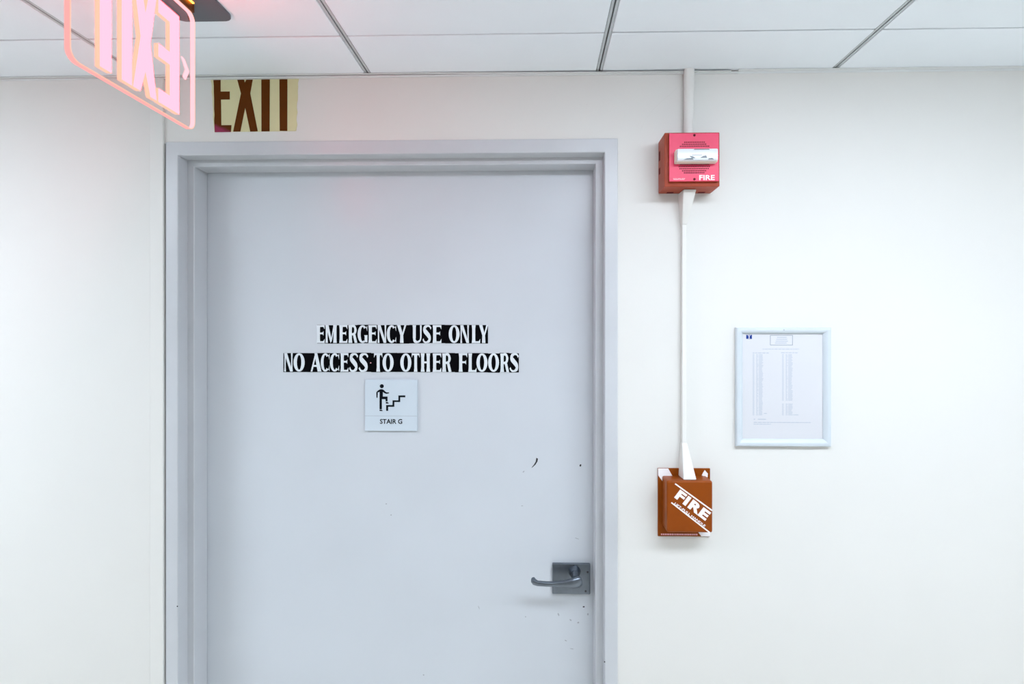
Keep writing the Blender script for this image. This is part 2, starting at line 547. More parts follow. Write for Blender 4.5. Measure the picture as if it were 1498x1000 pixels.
# ---- scuffs and chips on the door
def blot(cx, cz, rx, rz, mat='scuff', n=9, ang=0.0, seed=0, parent=door, y=None):
    rnd = random.Random(seed)
    pts = []
    for i in range(n):
        t = 2 * math.pi * i / n
        k = rnd.uniform(0.7, 1.15)
        a, b = math.cos(t) * rx * k, math.sin(t) * rz * k
        pts.append((cx + a * math.cos(ang) - b * math.sin(ang), cz + a * math.sin(ang) + b * math.cos(ang)))
    bm = bmesh.new()
    yy = DF if y is None else y
    prism(bm, pts, yy - 0.0003, yy + 0.0002)
    return link_bm('scuff_mark', bm, mat, parent)

def dp(u, v):      # drawing units on the door face -> metres
    return -0.0057 + (u - 783) * 0.001937, 1.3245 - (v - 677) * 0.0019187

bm = bmesh.new()
pts = [(784.5, 669.5), (787.0, 671.0), (786.2, 675.0), (783.2, 679.8), (779.0, 683.6), (777.2, 684.4), (781.2, 679.4), (783.6, 675.2)]
prism(bm, [dp(*p) for p in pts], DF - 0.0003, DF + 0.0002)
link_bm('scuff_mark', bm, 'scuff', door)
for k, (u, v, a, b, m_, an) in enumerate([(766, 690, 1.7, 0.9, 'scuff_pale', 0.7), (848.3, 680.4, 1.6, 1.8, 'scuff', 0), (816.5, 898, 0.9, 2.8, 'scuff_pale', 0.4), (853, 886.5, 1.8, 1.1, 'scuff', 0.3), (867 - 8, 897, 1.2, 1.8, 'scuff_pale', 0),
                                          (834, 906, 1.6, 1.0, 'scuff_pale', -0.6), (845, 909.5, 1.6, 1.3, 'scuff_pale', 0), (836, 948, 3.4, 0.6, 'scuff_pale', -0.15), (827, 936, 2.0, 0.8, 'scuff_pale', -0.5), (769, 902, 1.0, 1.0, 'scuff_pale', 0),
                                          (566, 738.5, 1.1, 1.0, 'scuff_pale', 0), (573, 754.8, 1.2, 1.0, 'scuff_pale', 0), (620.5, 989, 1.4, 1.0, 'scuff_pale', -0.5), (843, 787, 4.0, 0.5, 'scuff_pale', -0.3), (764, 740, 2.0, 0.5, 'scuff_pale', 0), (701, 889, 0.5, 3.0, 'scuff_pale', 0.35)]):
    x, z = dp(u, v)
    blot(x, z, a * 0.0019, b * 0.0019, m_, ang=an, seed=k)

for k, (x, z) in enumerate([(0.2335, 2.0820), (0.1120, 2.2870), (0.1300, 2.2860)]):
    blot(x, z, 0.0013, 0.0013, 'crack', seed=60 + k, parent=wf, y=0.0)
# small chips in the frame paint
frame_o = bpy.data.objects['trim_4']
for k, (x, z, y) in enumerate([(-0.957, 0.962, face_y), (0.1760, 0.83, face_y)]):
    blot(x, z, 0.0017, 0.0022, 'scuff', seed=40 + k, parent=frame_o, y=y)

# ================================================================== PEEL-AND-STICK LETTERS ON THE DOOR
def stroke(pts, widths, n=6):
    """variable-width pen stroke through pts (Catmull-Rom)"""
    P = [Vector((*p, 0)) for p in pts]
    W = list(widths)
    S, SW = [], []
    for i in range(len(P) - 1):
        p0, p1, p2, p3 = P[max(0, i - 1)], P[i], P[i + 1], P[min(len(P) - 1, i + 2)]
        for k in range(n + (1 if i == len(P) - 2 else 0)):
            t = k / n
            S.append(0.5 * ((2 * p1) + (-p0 + p2) * t + (2 * p0 - 5 * p1 + 4 * p2 - p3) * t * t + (-p0 + 3 * p1 - 3 * p2 + p3) * t ** 3))
            SW.append(W[i] * (1 - t) + W[i + 1] * t)
    L, R = [], []
    for i, s in enumerate(S):
        d = (S[min(i + 1, len(S) - 1)] - S[max(i - 1, 0)]).normalized()
        nrm = Vector((-d.y, d.x, 0)) * SW[i] / 2
        L.append((s + nrm)[:2]); R.append((s - nrm)[:2])
    return L, R

def rect(a, b, c, d):
    return [(a, b), (c, b), (c, d), (a, d)]

def stem(x0, x1, f=0.05):     # flared upright
    m = (x1 - x0)
    return [(x0 - f, 0), (x1 + f, 0), (x1, 0.22), (x1, 0.78), (x1 + f, 1), (x0 - f, 1), (x0, 0.78), (x0, 0.22)]

def arm(x0, x1, z, t=0.10, k=0.13, way=0):
    """thin arm swelling at its free end; way +1 opens down (top arm), -1 opens up (foot)"""
    if way == 1:
        return [(x0, 1 - t), (x1 - 0.16, 1 - t), (x1, 1 - t - k), (x1, 1), (x0, 1)]
    if way == -1:
        return [(x0, 0), (x1, 0), (x1, t + k), (x1 - 0.16, t), (x0, t)]
    return [(x0, z - t / 2), (x1 - 0.12, z - t / 2), (x1, z - t / 2 - 0.07), (x1, z + t / 2 + 0.07), (x1 - 0.12, z + t / 2), (x0, z + t / 2)]

def ring_polys(cx=0.5, rx=0.5, tx=0.30, tz=0.10, a0=0, a1=360, n=28):
    out = []
    pts = []
    for i in range(n + 1):
        t = math.radians(a0 + (a1 - a0) * i / n)
        pts.append((cx + rx * math.cos(t), 0.5 + 0.5 * math.sin(t), cx + (rx - tx) * math.cos(t), 0.5 + (0.5 - tz) * math.sin(t)))
    for a, b in zip(pts, pts[1:]):
        out.append([(a[0], a[1]), (b[0], b[1]), (b[2], b[3]), (a[2], a[3])])
    return out

def strip(pts, widths, n=6):
    L, R = stroke(pts, widths, n)
    return [[L[i], L[i + 1], R[i + 1], R[i]] for i in range(len(L) - 1)]

S_PTS = [(0.93, 0.80), (0.78, 0.93), (0.52, 0.955), (0.26, 0.86), (0.24, 0.70), (0.50, 0.53), (0.74, 0.36), (0.76, 0.17), (0.50, 0.05), (0.22, 0.07), (0.06, 0.22)]
S_W = [0.13, 0.11, 0.10, 0.24, 0.30, 0.30, 0.30, 0.24, 0.10, 0.11, 0.13]
GLYPH = {
    'E': [stem(0.06, 0.42), arm(0.3, 1.0, 0, way=1), arm(0.4, 0.86, 0.54), arm(0.3, 1.0, 0, way=-1)],
    'F': [stem(0.06, 0.42), arm(0.3, 1.0, 0, way=1), arm(0.4, 0.86, 0.52)],
    'L': [stem(0.06, 0.42), arm(0.3, 1.0, 0, way=-1)],
    'M': [stem(0.04, 0.20, 0.03), stem(0.72, 0.98, 0.03), [(0.04, 1), (0.28, 1), (0.56, 0.18), (0.46, 0.0)], [(0.46, 0.0), (0.58, 0.12), (0.80, 1), (0.72, 1)]],
    'N': [stem(0.04, 0.18, 0.03), stem(0.82, 0.96, 0.03), [(0.02, 1), (0.34, 1), (0.96, 0.0), (0.70, 0.0)]],
    'H': [stem(0.04, 0.36), stem(0.64, 0.96), rect(0.3, 0.46, 0.7, 0.56)],
    'T': [stem(0.34, 0.66), rect(0.04, 0.90, 0.96, 1.0), [(0.04, 0.90), (0.04, 0.76), (0.16, 0.90)], [(0.96, 0.90), (0.96, 0.76), (0.84, 0.90)]],
    'Y': [[(0.32, 0), (0.70, 0), (0.66, 0.45), (0.36, 0.45)], [(0.0, 1), (0.36, 1), (0.66, 0.42), (0.36, 0.42)], [(0.80, 1), (1.0, 1), (0.66, 0.42), (0.52, 0.42)]],
    'A': [[(0.36, 1), (0.62, 1), (1.02, 0), (0.66, 0)], [(0.0, 0), (0.16, 0), (0.52, 0.92), (0.40, 0.92)], rect(0.2, 0.26, 0.75, 0.36)],
    'U': [[(0.02, 1), (0.40, 1), (0.36, 0.85), (0.36, 0.30), (0.06, 0.30), (0.06, 0.85)], [(0.80, 1), (0.98, 1), (0.96, 0.30), (0.82, 0.30)]] + strip([(0.21, 0.32), (0.25, 0.14), (0.50, 0.055), (0.80, 0.14), (0.89, 0.32)], [0.30, 0.24, 0.11, 0.12, 0.14]),
    'O': ring_polys(),
    'C': ring_polys(a0=48, a1=312) + [[(0.84, 0.87), (0.95, 0.66), (0.95, 0.97)], [(0.84, 0.13), (0.95, 0.03), (0.95, 0.34)]],
    'G': ring_polys(a0=48, a1=300) + [[(0.84, 0.87), (0.95, 0.66), (0.95, 0.97)], [(0.66, 0.44), (1.0, 0.44), (0.97, 0.36), (0.97, 0.04), (0.70, 0.06), (0.70, 0.36)]],
    'R': [stem(0.06, 0.40), [(0.52, 0.46), (0.80, 0.46), (1.02, 0.0), (0.72, 0.0)]] + strip([(0.35, 0.95), (0.66, 0.93), (0.80, 0.72), (0.66, 0.51), (0.35, 0.49)], [0.10, 0.16, 0.28, 0.16, 0.10]),
    'S': strip(S_PTS, S_W),
}

def lx(u): return -0.6236 + (u - 463) * 0.0019347
def lz(v): return 1.7112 - (v - 475) * 0.001920

def sticker_row(label, chars, vtop, vbot, ends):
    cxm = lx((ends[0] + ends[1]) / 2)
    t = thing('sticker_sign', (cxm, DF, lz(vbot)), label, 'sign', 'peel-and-stick lines on the door')
    for k, (ch, ua, ub) in enumerate(chars):
        pa = chars[k - 1][2] if k else ends[0]
        na = chars[k + 1][1] if k < len(chars) - 1 else ends[1]
        ta = (pa + ua) / 2 if k else ends[0]
        tb = (ub + na) / 2 if k < len(chars) - 1 else ends[1]
        dz = random.uniform(-0.4, 0.4)
        bm = bmesh.new()
        prism(bm, [(lx(ta), lz(vbot + 0.5 + dz)), (lx(tb), lz(vbot + 0.5 + dz + random.uniform(-.2, .2))), (lx(tb), lz(vtop - 0.3 + dz)), (lx(ta), lz(vtop - 0.3 + dz + random.uniform(-.2, .2)))], DF - 0.0008, DF + 0.0003)
        tl = link_bm('letter_tile', bm, 'black', t)
        if ch != ' ':
            bm = bmesh.new()
            w = ub - ua
            for j, poly in enumerate(GLYPH[ch]):
                prism(bm, [(lx(ua + p[0] * w), lz(vbot - dz * 0.3 - p[1] * (vbot - vtop))) for p in poly], DF - 0.0014 - 0.00001 * j, DF - 0.0005)
            link_bm('letter', bm, 'white_vinyl', tl)
    return t

row1 = [('E', 462.6, 474.6), ('M', 475.6, 492.4), ('E', 496, 508), ('R', 509.5, 522.5), ('G', 523.2, 538), ('E', 538.8, 551.2), ('N', 552.5, 565.4), ('C', 566, 580.4), ('Y', 581, 594.6), ('U', 603.4, 617.4), ('S', 618.2, 631.6),
        ('E', 633, 645.8), ('O', 656.6, 672.4), ('N', 673.4, 686.2), ('L', 690, 702.4), ('Y', 700.8, 714.0)]
row2 = [('N', 414.8, 427.6), ('O', 428.8, 445.2), ('A', 454, 469.6), ('C', 469, 482.4), ('C', 482.4, 496.6), ('E', 497.8, 509.6), ('S', 510.6, 524.2), ('S', 524.6, 539.2), ('T', 546.8, 560), ('O', 559.8, 576.0), ('O', 585.8, 602), ('T', 602, 614.6),
        ('H', 615.8, 629.4), ('E', 633, 645.6), ('R', 646.8, 660.4), ('F', 671, 683.6), ('L', 685, 697), ('O', 697, 713), ('O', 714, 729.8), ('R', 731.4, 744.2), ('S', 745, 758.8)]
sticker_row('black strip of white letters reading EMERGENCY USE ONLY, upper line on the door', row1, 475.3, 501.6, (463.4, 713.8))
sticker_row('black strip of white letters reading NO ACCESS TO OTHER FLOORS, lower line on the door', row2, 516.6, 543.8, (413.6, 758.6))
# pale rivet dot between ACCESS and TO
s2 = [o for o in bpy.data.objects if o.get('label', '').startswith('black strip of white letters reading NO ACC')][0]
bm = bmesh.new(); cyl(bm, (lx(542.4), DF - 0.0012, lz(530.8)), (lx(542.4), DF - 0.0004, lz(530.8)), 0.0016, 0.0016, 10)
link_bm('hole_spot', bm, 'print_pink', s2)

# ================================================================== STAIR PLAQUE
PX0, PX1, PZ0, PZ1 = -0.4850, -0.3375, 1.4135, 1.5575
t = thing('stair_plaque', ((PX0 + PX1) / 2, DF, PZ0), 'square pale grey plaque with climbing figure, STAIR G, below the sticker lines', 'sign')
PF = DF - 0.007
bm = bmesh.new(); box(bm, PX0, PX1, PF, DF, PZ0, PZ1, bevel=0.0012)
plaque = link_bm('plate', bm, 'plaque', t)
k10 = (PX1 - PX0) / 755.0
kz = (PZ1 - PZ0) / 750.0
def qp(a, b): return PX0 + (a - 150) * k10, PZ1 - (b - 140) * kz
bm = bmesh.new()
for j, poly in enumerate([[(365, 285), (412, 285), (412, 412), (398, 425), (398, 574), (365, 574)],
             [(398, 388), (480, 388), (480, 458), (452, 458), (452, 426), (398, 426)],
             [(340, 330), (322, 345), (316, 340), (322, 318), (350, 293), (378, 281), (402, 281), (428, 293), (450, 318), (470, 327), (500, 326), (502, 340), (466, 348), (440, 340), (412, 318), (370, 315)],
             [(318, 338), (338, 336), (336, 372), (334, 408), (322, 408), (319, 372)],
             [(365, 581), (392, 580), (408, 592), (408, 599), (365, 599)],
             [(455, 468), (478, 468), (495, 480), (495, 489), (455, 489)]]):
    prism(bm, [qp(*p) for p in poly], PF - 0.0006 - 0.00001 * j, PF + 0.0003)
prism(bm, [qp(397 + 29 * math.cos(i * math.pi / 10), 236 + 29 * math.sin(i * math.pi / 10)) for i in range(20)], PF - 0.0006, PF + 0.0003)
link_bm('climbing_figure', bm, 'plaque_ink', plaque)
bm = bmesh.new()
line = [(460, 597), (460, 512), (552, 512), (552, 443), (637, 443), (637, 371), (737, 371), (737, 397), (663, 397), (663, 467), (578, 467), (578, 537), (489, 537), (489, 597)]
prism(bm, [qp(*p) for p in line], PF - 0.0006, PF + 0.0003)
link_bm('stair_line', bm, 'plaque_ink', plaque)
bm = bmesh.new()
a = qp(152, 668); b = qp(903, 674)
box(bm, a[0], b[0], PF - 0.0003, PF + 0.0003, b[1], a[1])
link_bm('groove', bm, 'plaque_line', plaque)
a = qp(370, 787); b = qp(692, 716)
link_bm('lettering', text_bm('STAIR G', a[0], a[1], b[0] - a[0], b[1] - a[1], PF - 0.0004, bold=0.018), 'plaque_ink', plaque)

# ================================================================== STUCK-ON EXIT SIGN ABOVE THE DOOR
EX0, EZ0 = -0.8654, 2.2225
t = thing('exit_sticker', (-0.75, -0.0005, EZ0), 'cream stick-on sign with brown letters EXIT above the door, cut off by the ceiling', 'sign')
KX = 0.2314 / 126.0
def ep(u, v): return EX0 + (u - 310) * KX, EZ0 + (192 - v) * 0.001833
rnd = random.Random(3)
pts = [(308.5, 116.8), (437.4, 116.4)]
for v in range(122, 192, 6):
    pts.append((436.6 - (v - 118) * 0.038 + rnd.uniform(-0.9, 0.9), v))
pts += [(433.5, 191.0), (432.2, 191.6)]
pts += [(400, 191.8), (370, 192.0), (340, 191.8), (314, 192.2)]
for v in range(188, 118, -6):
    pts.append((309.6 + (v - 118) * 0.05 + rnd.uniform(-0.6, 0.6), v))
bm = bmesh.new(); prism(bm, [ep(*p) for p in pts], -0.0010, -0.0001)
sheet = link_bm('sheet', bm, 'backing', t)
tp = 116.8
def jag(p0, p1, n=8, r=0.5):
    out = []
    for i in range(n):
        f = i / n
        out.append((p0[0] + (p1[0] - p0[0]) * f + (rnd.uniform(-r, r) if i else 0), p0[1] + (p1[1] - p0[1]) * f))
    return out
letters = {
    'E': [(312.6, tp), (323.2, tp), (323.2, 133.6), (336.6, 133.6), (336.6, 145.2), (323.6, 145.2), (324.2, 182.4), (339.0, 182.4), (338.2, 192.2), (314.6, 192.2)] + jag((314.6, 192.2), (312.6, tp), 9, 0.5)[1:],
    'X': [(347.6, tp), (357.6, tp), (358.6, 121), (361.0, tp), (370.2, tp), (366.6, 136.6), (377.6, 191.6), (366.6, 192.0), (359.2, 157.2), (352.0, 191.8), (341.6, 191.8), (353.0, 136.6)],
    'I': [(382.8, tp), (395.2, tp), (394.8, 191.8), (383.0, 191.8)],
    'T': [(409.2, tp), (420.8, tp), (420.6, 191.6), (409.6, 191.2)],
}
for ch, poly in letters.items():
    bm = bmesh.new(); prism(bm, [ep(*p) for p in poly], -0.0016, -0.0006)
    link_bm('letter', bm, 'exit_ink', sheet)

# ================================================================== EDGE-LIT EXIT SIGN HANGING FROM THE CEILING
XF, XB = -0.7110, -0.7200                 # faces of the acrylic panel
YN, YF, ZB, ZT = -0.6470, -0.3290, 2.1070, 2.3490
t = thing('hanging_exit_sign', (-0.7155, (YN + YF) / 2, ZB), 'clear edge-lit panel with glowing pink EXIT seen from behind, hanging from a grey ceiling plate', 'exit sign')
def rounded(y0, y1, z0, z1, r, n=7):
    pts = []
    for cy, cz, a in ((y1 - r, z1 - r, 0), (y0 + r, z1 - r, 90), (y0 + r, z0 + r, 180), (y1 - r, z0 + r, 270)):
        for i in range(n + 1):
            tt = math.radians(a + 90 * i / n)
            pts.append((cy + r * math.cos(tt), cz + r * math.sin(tt)))
    return pts
outer = rounded(YN, YF, ZB, ZT, 0.019)
bm = bmesh.new()
prism(bm, outer, XB + 0.0004, XF - 0.0004, plane='YZ')
bmesh.ops.delete(bm, geom=[f for f in bm.faces if abs(f.normal.x) < 0.5 and len(f.verts) == 4], context='FACES_ONLY')
panel = link_bm('panel', bm, 'acrylic', t)
# glowing polished edge
bm = bmesh.new()
inner = rounded(YN + 0.0016, YF - 0.0016, ZB + 0.0016, ZT - 0.0016, 0.0174)
n = len(outer)
vo = [[bm.verts.new((x, p[0], p[1])) for p in outer] for x in (XF, XB)]
vi = [[bm.verts.new((x, p[0], p[1])) for p in inner] for x in (XF, XB)]
for i in range(n):
    j = (i + 1) % n
    bm.faces.new((vo[0][i], vo[0][j], vo[1][j], vo[1][i]))
    f = bm.faces.new((vi[0][i], vi[0][j], vi[1][j], vi[1][i])); f.material_index = 2
    f = bm.faces.new((vo[0][i], vo[0][j], vi[0][j], vi[0][i])); f.material_index = 1
    f = bm.faces.new((vo[1][i], vo[1][j], vi[1][j], vi[1][i])); f.material_index = 1
edge = link_bm('glowing_edge', bm, ['exit_edge', 'exit_side', 'exit_rim'], panel)

LB, LT = 2.1225, 2.3165
def exit_letter(polys):
    bm = bmesh.new()
    for poly in polys:
        fr = [bm.verts.new((XF + 0.0002, p[0], p[1])) for p in poly]
        bk = [bm.verts.new((XB + 0.0010, p[0], p[1])) for p in poly]
        bm.faces.new(fr)
        f = bm.faces.new(list(reversed(bk)))
        for i in range(len(poly)):
            j = (i + 1) % len(poly)
            f = bm.faces.new((fr[i], bk[i], bk[j], fr[j])); f.material_index = 1
    return link_bm('letter', bm, ['exit_letter', 'exit_side'], panel)
exit_letter([[(-0.382, LB), (-0.382, LT), (-0.4445, LT), (-0.4445, 2.290), (-0.411, 2.290), (-0.411, 2.2325), (-0.4445, 2.2325), (-0.4445, 2.2075), (-0.411, 2.2075), (-0.411, 2.1480), (-0.4445, 2.1480), (-0.4445, LB)]])
exit_letter([[(-0.449, LB), (-0.4665, LB), (-0.4795, 2.163), (-0.4925, LB), (-0.5115, LB), (-0.4925, 2.2205), (-0.5105, LT), (-0.4905, LT), (-0.4795, 2.270), (-0.4685, LT), (-0.4490, LT), (-0.4665, 2.2205)]])
exit_letter([[(-0.514, LB), (-0.514, LT), (-0.539, LT), (-0.539, LB)]])
exit_letter([[(-0.5625, LB), (-0.5625, 2.290), (-0.5475, 2.290), (-0.5475, LT), (-0.604, LT), (-0.604, 2.290), (-0.588, 2.290), (-0.588, LB)]])
bm = bmesh.new()
ch = [(-0.3735, 2.2420), (-0.3640, 2.2400), (-0.3490, 2.2225), (-0.3600, 2.2010), (-0.3690, 2.2040), (-0.3600, 2.2220)]
prism(bm, ch, XF + 0.0002, XF - 0.002, plane='YZ')
link_bm('arrow_mark', bm, 'exit_rim', panel)
# ceiling plate and fittings
bm = bmesh.new()
pts = rounded(-0.78, -0.656, -0.70, -0.275, 0.022)
prism(bm, pts, CEIL - 0.005, CEIL + 0.002, plane='XY')
plate = link_bm('ceiling_plate', bm, 'canopy', t)
bm = bmesh.new()
box(bm, -0.7235, -0.7075, -0.640, -0.336, ZT - 0.0005, CEIL - 0.0045, bevel=0.002)
link_bm('panel_holder', bm, 'bracket', t)
bm = bmesh.new()
box(bm, -0.7065, -0.7030, -0.630, -0.345, CEIL - 0.0068, CEIL - 0.0046)
link_bm('led_slot', bm, 'exit_led', t)
bm = bmesh.new()
cyl(bm, (-0.742, -0.292, CEIL - 0.0045), (-0.742, -0.292, CEIL - 0.010), 0.007, 0.006, 16)
link_bm('screw', bm, 'bracket', t)

# ================================================================== FIRE ALARM HORN STROBE
AX0, AX1, AZ0, AZ1 = 0.3158, 0.4515, 2.0515, 2.1855
t = thing('fire_alarm_strobe', ((AX0 + AX1) / 2, 0, AZ0), 'red square fire alarm horn with white strobe bar, marked FIRE, on the wall', 'fire alarm')
AY = -0.0740
bm = bmesh.new(); box(bm, AX0, AX1, AY, 0.0, AZ0, AZ1, bevel=0.0028, seg=3)
link_bm('back_box', bm, 'red', t, True)
FY = -0.0840
GX0, GX1, GZ0, GZ1 = AX0 + 0.0090, AX1 - 0.0050, AZ0 + 0.0100, AZ1 - 0.0052
bm = bmesh.new(); box(bm, GX0, GX1, FY, AY + 0.001, GZ0, GZ1, bevel=0.0012)
fp = link_bm('face_plate', bm, ['redface', 'red'], t)
for p in fp.data.polygons:          # sides take the box's darker red, painting their shade into the colour
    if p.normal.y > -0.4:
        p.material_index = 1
gw, gh = GX1 - GX0, GZ1 - GZ0
def gp(a, b): return GX0 + (a - 212) / 678.0 * gw, GZ1 - (b - 100) / 675.0 * gh
bm = bmesh.new()
rows = [(228, 425, 700), (257, 395, 730), (285, 365, 760), (540, 365, 760), (568, 350, 775), (597, 360, 760), (627, 395, 730), (655, 420, 700)]
for b_, a0, a1 in rows:
    a = a0
    while a < a1:
        c = gp(a, b_)
        cyl(bm, (c[0], FY - 0.0003, c[1]), (c[0], FY + 0.001, c[1]), 0.0017, 0.0017, 6)
        a += 24
tag(link_bm('grille', bm, 'hole', fp), kind='stuff')
for b_ in (130, 745):
    c = gp(556, b_)
    bm = bmesh.new(); cyl(bm, (c[0], FY + 0.0005, c[1]), (c[0], FY - 0.0012, c[1]), 0.0034, 0.0028, 14)
    link_bm('screw', bm, 'hole', fp)
a = gp(622, 758); b = gp(832, 688)
link_bm('lettering', text_bm('FIRE', a[0], a[1], b[0] - a[0], b[1] - a[1], FY - 0.0004, bold=0.02), 'print_white', fp)
bm = bmesh.new()
for (a0, a1, b_) in ((265, 320, 735), (327, 372, 735), (380, 428, 735), (270, 345, 748), (352, 420, 748)):
    a = gp(a0, b_ + 4); b = gp(a1, b_ - 4)
    box(bm, a[0], b[0], FY - 0.0003, FY + 0.0003, a[1], b[1])
link_bm('fine_print', bm, 'print_pink', fp)
# strobe bar
SX_0, SX_1, SZ_0, SZ_1 = 0.3365, 0.4375, 2.1035, 2.1345
bm = bmesh.new(); box(bm, SX_0, SX_1, FY - 0.020, FY + 0.0005, SZ_0, SZ_1, bevel=0.003, seg=3)
sb = link_bm('strobe', bm, 'lens_body', t, True)
bm = bmesh.new()
box(bm, SX_0 + 0.0015, SX_1 - 0.0015, FY - 0.028, FY - 0.018, SZ_0 + 0.0015, SZ_1 - 0.0010, bevel=0.0035, seg=3)
link_bm('lens', bm, 'lens', sb, True)
bm = bmesh.new()
LY = FY - 0.0290
w_, h_ = SX_1 - SX_0, SZ_1 - SZ_0
def sp_(a, b): return SX_0 + a * w_, SZ_0 + b * h_
for poly in ([(0.16, 0.10), (0.40, 0.10), (0.36, 0.22), (0.24, 0.20)], [(0.30, 0.40), (0.38, 0.36), (0.44, 0.22), (0.37, 0.20)], [(0.56, 0.24), (0.72, 0.24), (0.70, 0.42), (0.62, 0.38)], [(0.74, 0.10), (0.88, 0.10), (0.84, 0.22), (0.76, 0.18)], [(0.36, 0.42), (0.60, 0.42), (0.60, 0.46), (0.36, 0.46)], [(0.40, 0.86), (0.78, 0.86), (0.76, 0.93), (0.42, 0.93)]):
    prism(bm, [sp_(*p) for p in poly], LY, LY + 0.001)
link_bm('reflector', bm, 'lens_dark', sb)
# knockouts on the left side and underneath
for zz in ((2.133, 2.157), (2.098, 2.114)):
    bm = bmesh.new(); box(bm, AX0 - 0.0006, AX0 + 0.001, -0.022, -0.010, zz[0], zz[1], bevel=0.0005)
    link_bm('knockout', bm, 'hole', t)
for xx in ((0.335, 0.352), (0.415, 0.433)):
    bm = bmesh.new(); box(bm, xx[0], xx[1], -0.018, -0.006, AZ0 - 0.0006, AZ0 + 0.001, bevel=0.0005)
    link_bm('knockout', bm, 'hole', t)

# ================================================================== CONDUIT AND RACEWAY
t = thing('ceiling_conduit', (0.3905, 0, 2.1860), 'short white half-round conduit from the ceiling down to the red alarm', 'conduit')
bm = bmesh.new()
st = []
for z_, hw, yc in ((2.1862, 0.0118, -0.0112), (2.26, 0.0122, -0.0112), (2.32, 0.0126, -0.0112), (2.372, 0.0132, -0.0112)):
    st.append(((0.3905 + (z_ - 2.186) * 0.012, yc, z_), (1, 0, 0), (0, 1, 0), hw, 0.0112))
sweep(bm, st, 24, 2.3)
link_bm('tube', bm, 'raceway', t, True)

t = thing('wire_raceway', (0.380, 0, 1.3175), 'thin white wire raceway with flared ends between the alarm and the pull station', 'raceway')
bm = bmesh.new()
box(bm, 0.3740, 0.3850, -0.0150, 0.0, 1.40, 1.975, bevel=0.0025)
link_bm('channel', bm, 'raceway', t)
def flare(za, zb):
    """za: narrow end, zb: wide end"""
    bm = bmesh.new()
    A = [(0.3728, 0.0), (0.3736, -0.0165), (0.3862, -0.0165), (0.3870, 0.0)]
    B = [(0.3665, 0.0), (0.3690, -0.0500), (0.4010, -0.0500), (0.4045, 0.0)]
    va = [bm.verts.new((x, y, za)) for x, y in A]; vb = [bm.verts.new((x, y, zb)) for x, y in B]
    bm.faces.new(va); bm.faces.new(vb)
    for i in range(4):
        j = (i + 1) % 4
        bm.faces.new((va[i], va[j], vb[j], vb[i]))
    bmesh.ops.bevel(bm, geom=[e for e in bm.edges], offset=0.0012, segments=2, affect='EDGES')
    return bm
link_bm('flared_fitting', flare(1.968, 2.0505), 'raceway', t)
link_bm('flared_fitting', flare(1.405, 1.3185), 'raceway', t)

# ================================================================== FIRE PULL STATION
BX0, BX1, BZ0, BZ1 = 0.3140, 0.4487, 1.1600, 1.3368
t = thing('fire_pull_station', ((BX0 + BX1) / 2, 0, BZ0), 'rust-red manual fire pull box with white diagonal FIRE, under the raceway', 'pull station')
BF = -0.0050
bm = bmesh.new(); box(bm, BX0, BX1, BF, 0.0, BZ0, BZ1, bevel=0.0008)
bp_ = link_bm('back_plate', bm, 'rust', t)
kb = (BX1 - BX0) / 660.0
def pp(a, b): return BX0 + (a - 58) * kb, BZ1 - (b - 78) * kb * 1.005
bm = bmesh.new()
prism(bm, [pp(*p) for p in [(59, 80), (188, 80), (235, 165), (718, 800), (718, 936), (605, 936), (60, 168)]], BF - 0.0003, BF + 0.0003)
link_bm('white_band', bm, 'print_white', bp_)
bm = bmesh.new()
prism(bm, [pp(*p) for p in [(650, 97), (668, 118), (690, 142), (686, 188), (655, 180), (612, 166), (625, 135)]], BF - 0.0004, BF + 0.0003)
link_bm('flame_mark', bm, 'print_white', bp_)
bm = bmesh.new()
rn = random.Random(5); a_ = 95
while a_ < 560:
    w2 = rn.uniform(9, 26)
    a = pp(a_, 924); b = pp(a_ + w2, 905)
    box(bm, a[0], b[0], BF - 0.0003, BF + 0.0003, a[1], b[1])
    a_ += w2 + 5
link_bm('fine_print', bm, 'print_pink', bp_)
# raised cover
CX0, CX1, CZ0, CZ1, CY = 0.3245, 0.4385, 1.1890, 1.3180, -0.0600
bm = bmesh.new(); box(bm, CX0, CX1, CY, BF + 0.001, CZ0, CZ1, bevel=0.0055, seg=4)
cov = link_bm('cover', bm, 'rusttop', t, True)
kc = 0.001722 / 8.69
cx_c, cz_c = 0.3273, 1.3168
def cp(a, b): return cx_c + (a - 185) * kc, cz_c - (b - 240) * kc
def stripe(p, q, w):
    p, q = Vector(cp(*p)), Vector(cp(*q))
    d = (q - p).normalized(); nn = Vector((-d.y, d.x)) * w / 2
    bm = bmesh.new()
    prism(bm, [tuple(p + nn), tuple(q + nn), tuple(q - nn), tuple(p - nn)], CY - 0.0004, CY + 0.0004)
    return bm
link_bm('stripe', stripe((275, 268), (738, 602), 0.0033), 'print_white', cov)
link_bm('stripe', stripe((228, 506), (708, 880), 0.0033), 'print_white', cov)
an = -math.atan2(295, 393)
a = cp(262, 442)
link_bm('lettering', text_bm('FIRE', a[0], a[1], 487 * kc, 128 * kc, CY - 0.0005, bold=0.05, ang=an, spacing=1.12), 'print_white', cov)
a = cp(262, 524)
link_bm('small_lettering', text_bm('LIFT-PULL HANDLE', a[0], a[1], 478 * kc, 27 * kc, CY - 0.0005, bold=0.02, ang=-math.atan2(290, 385)), 'print_white', cov)

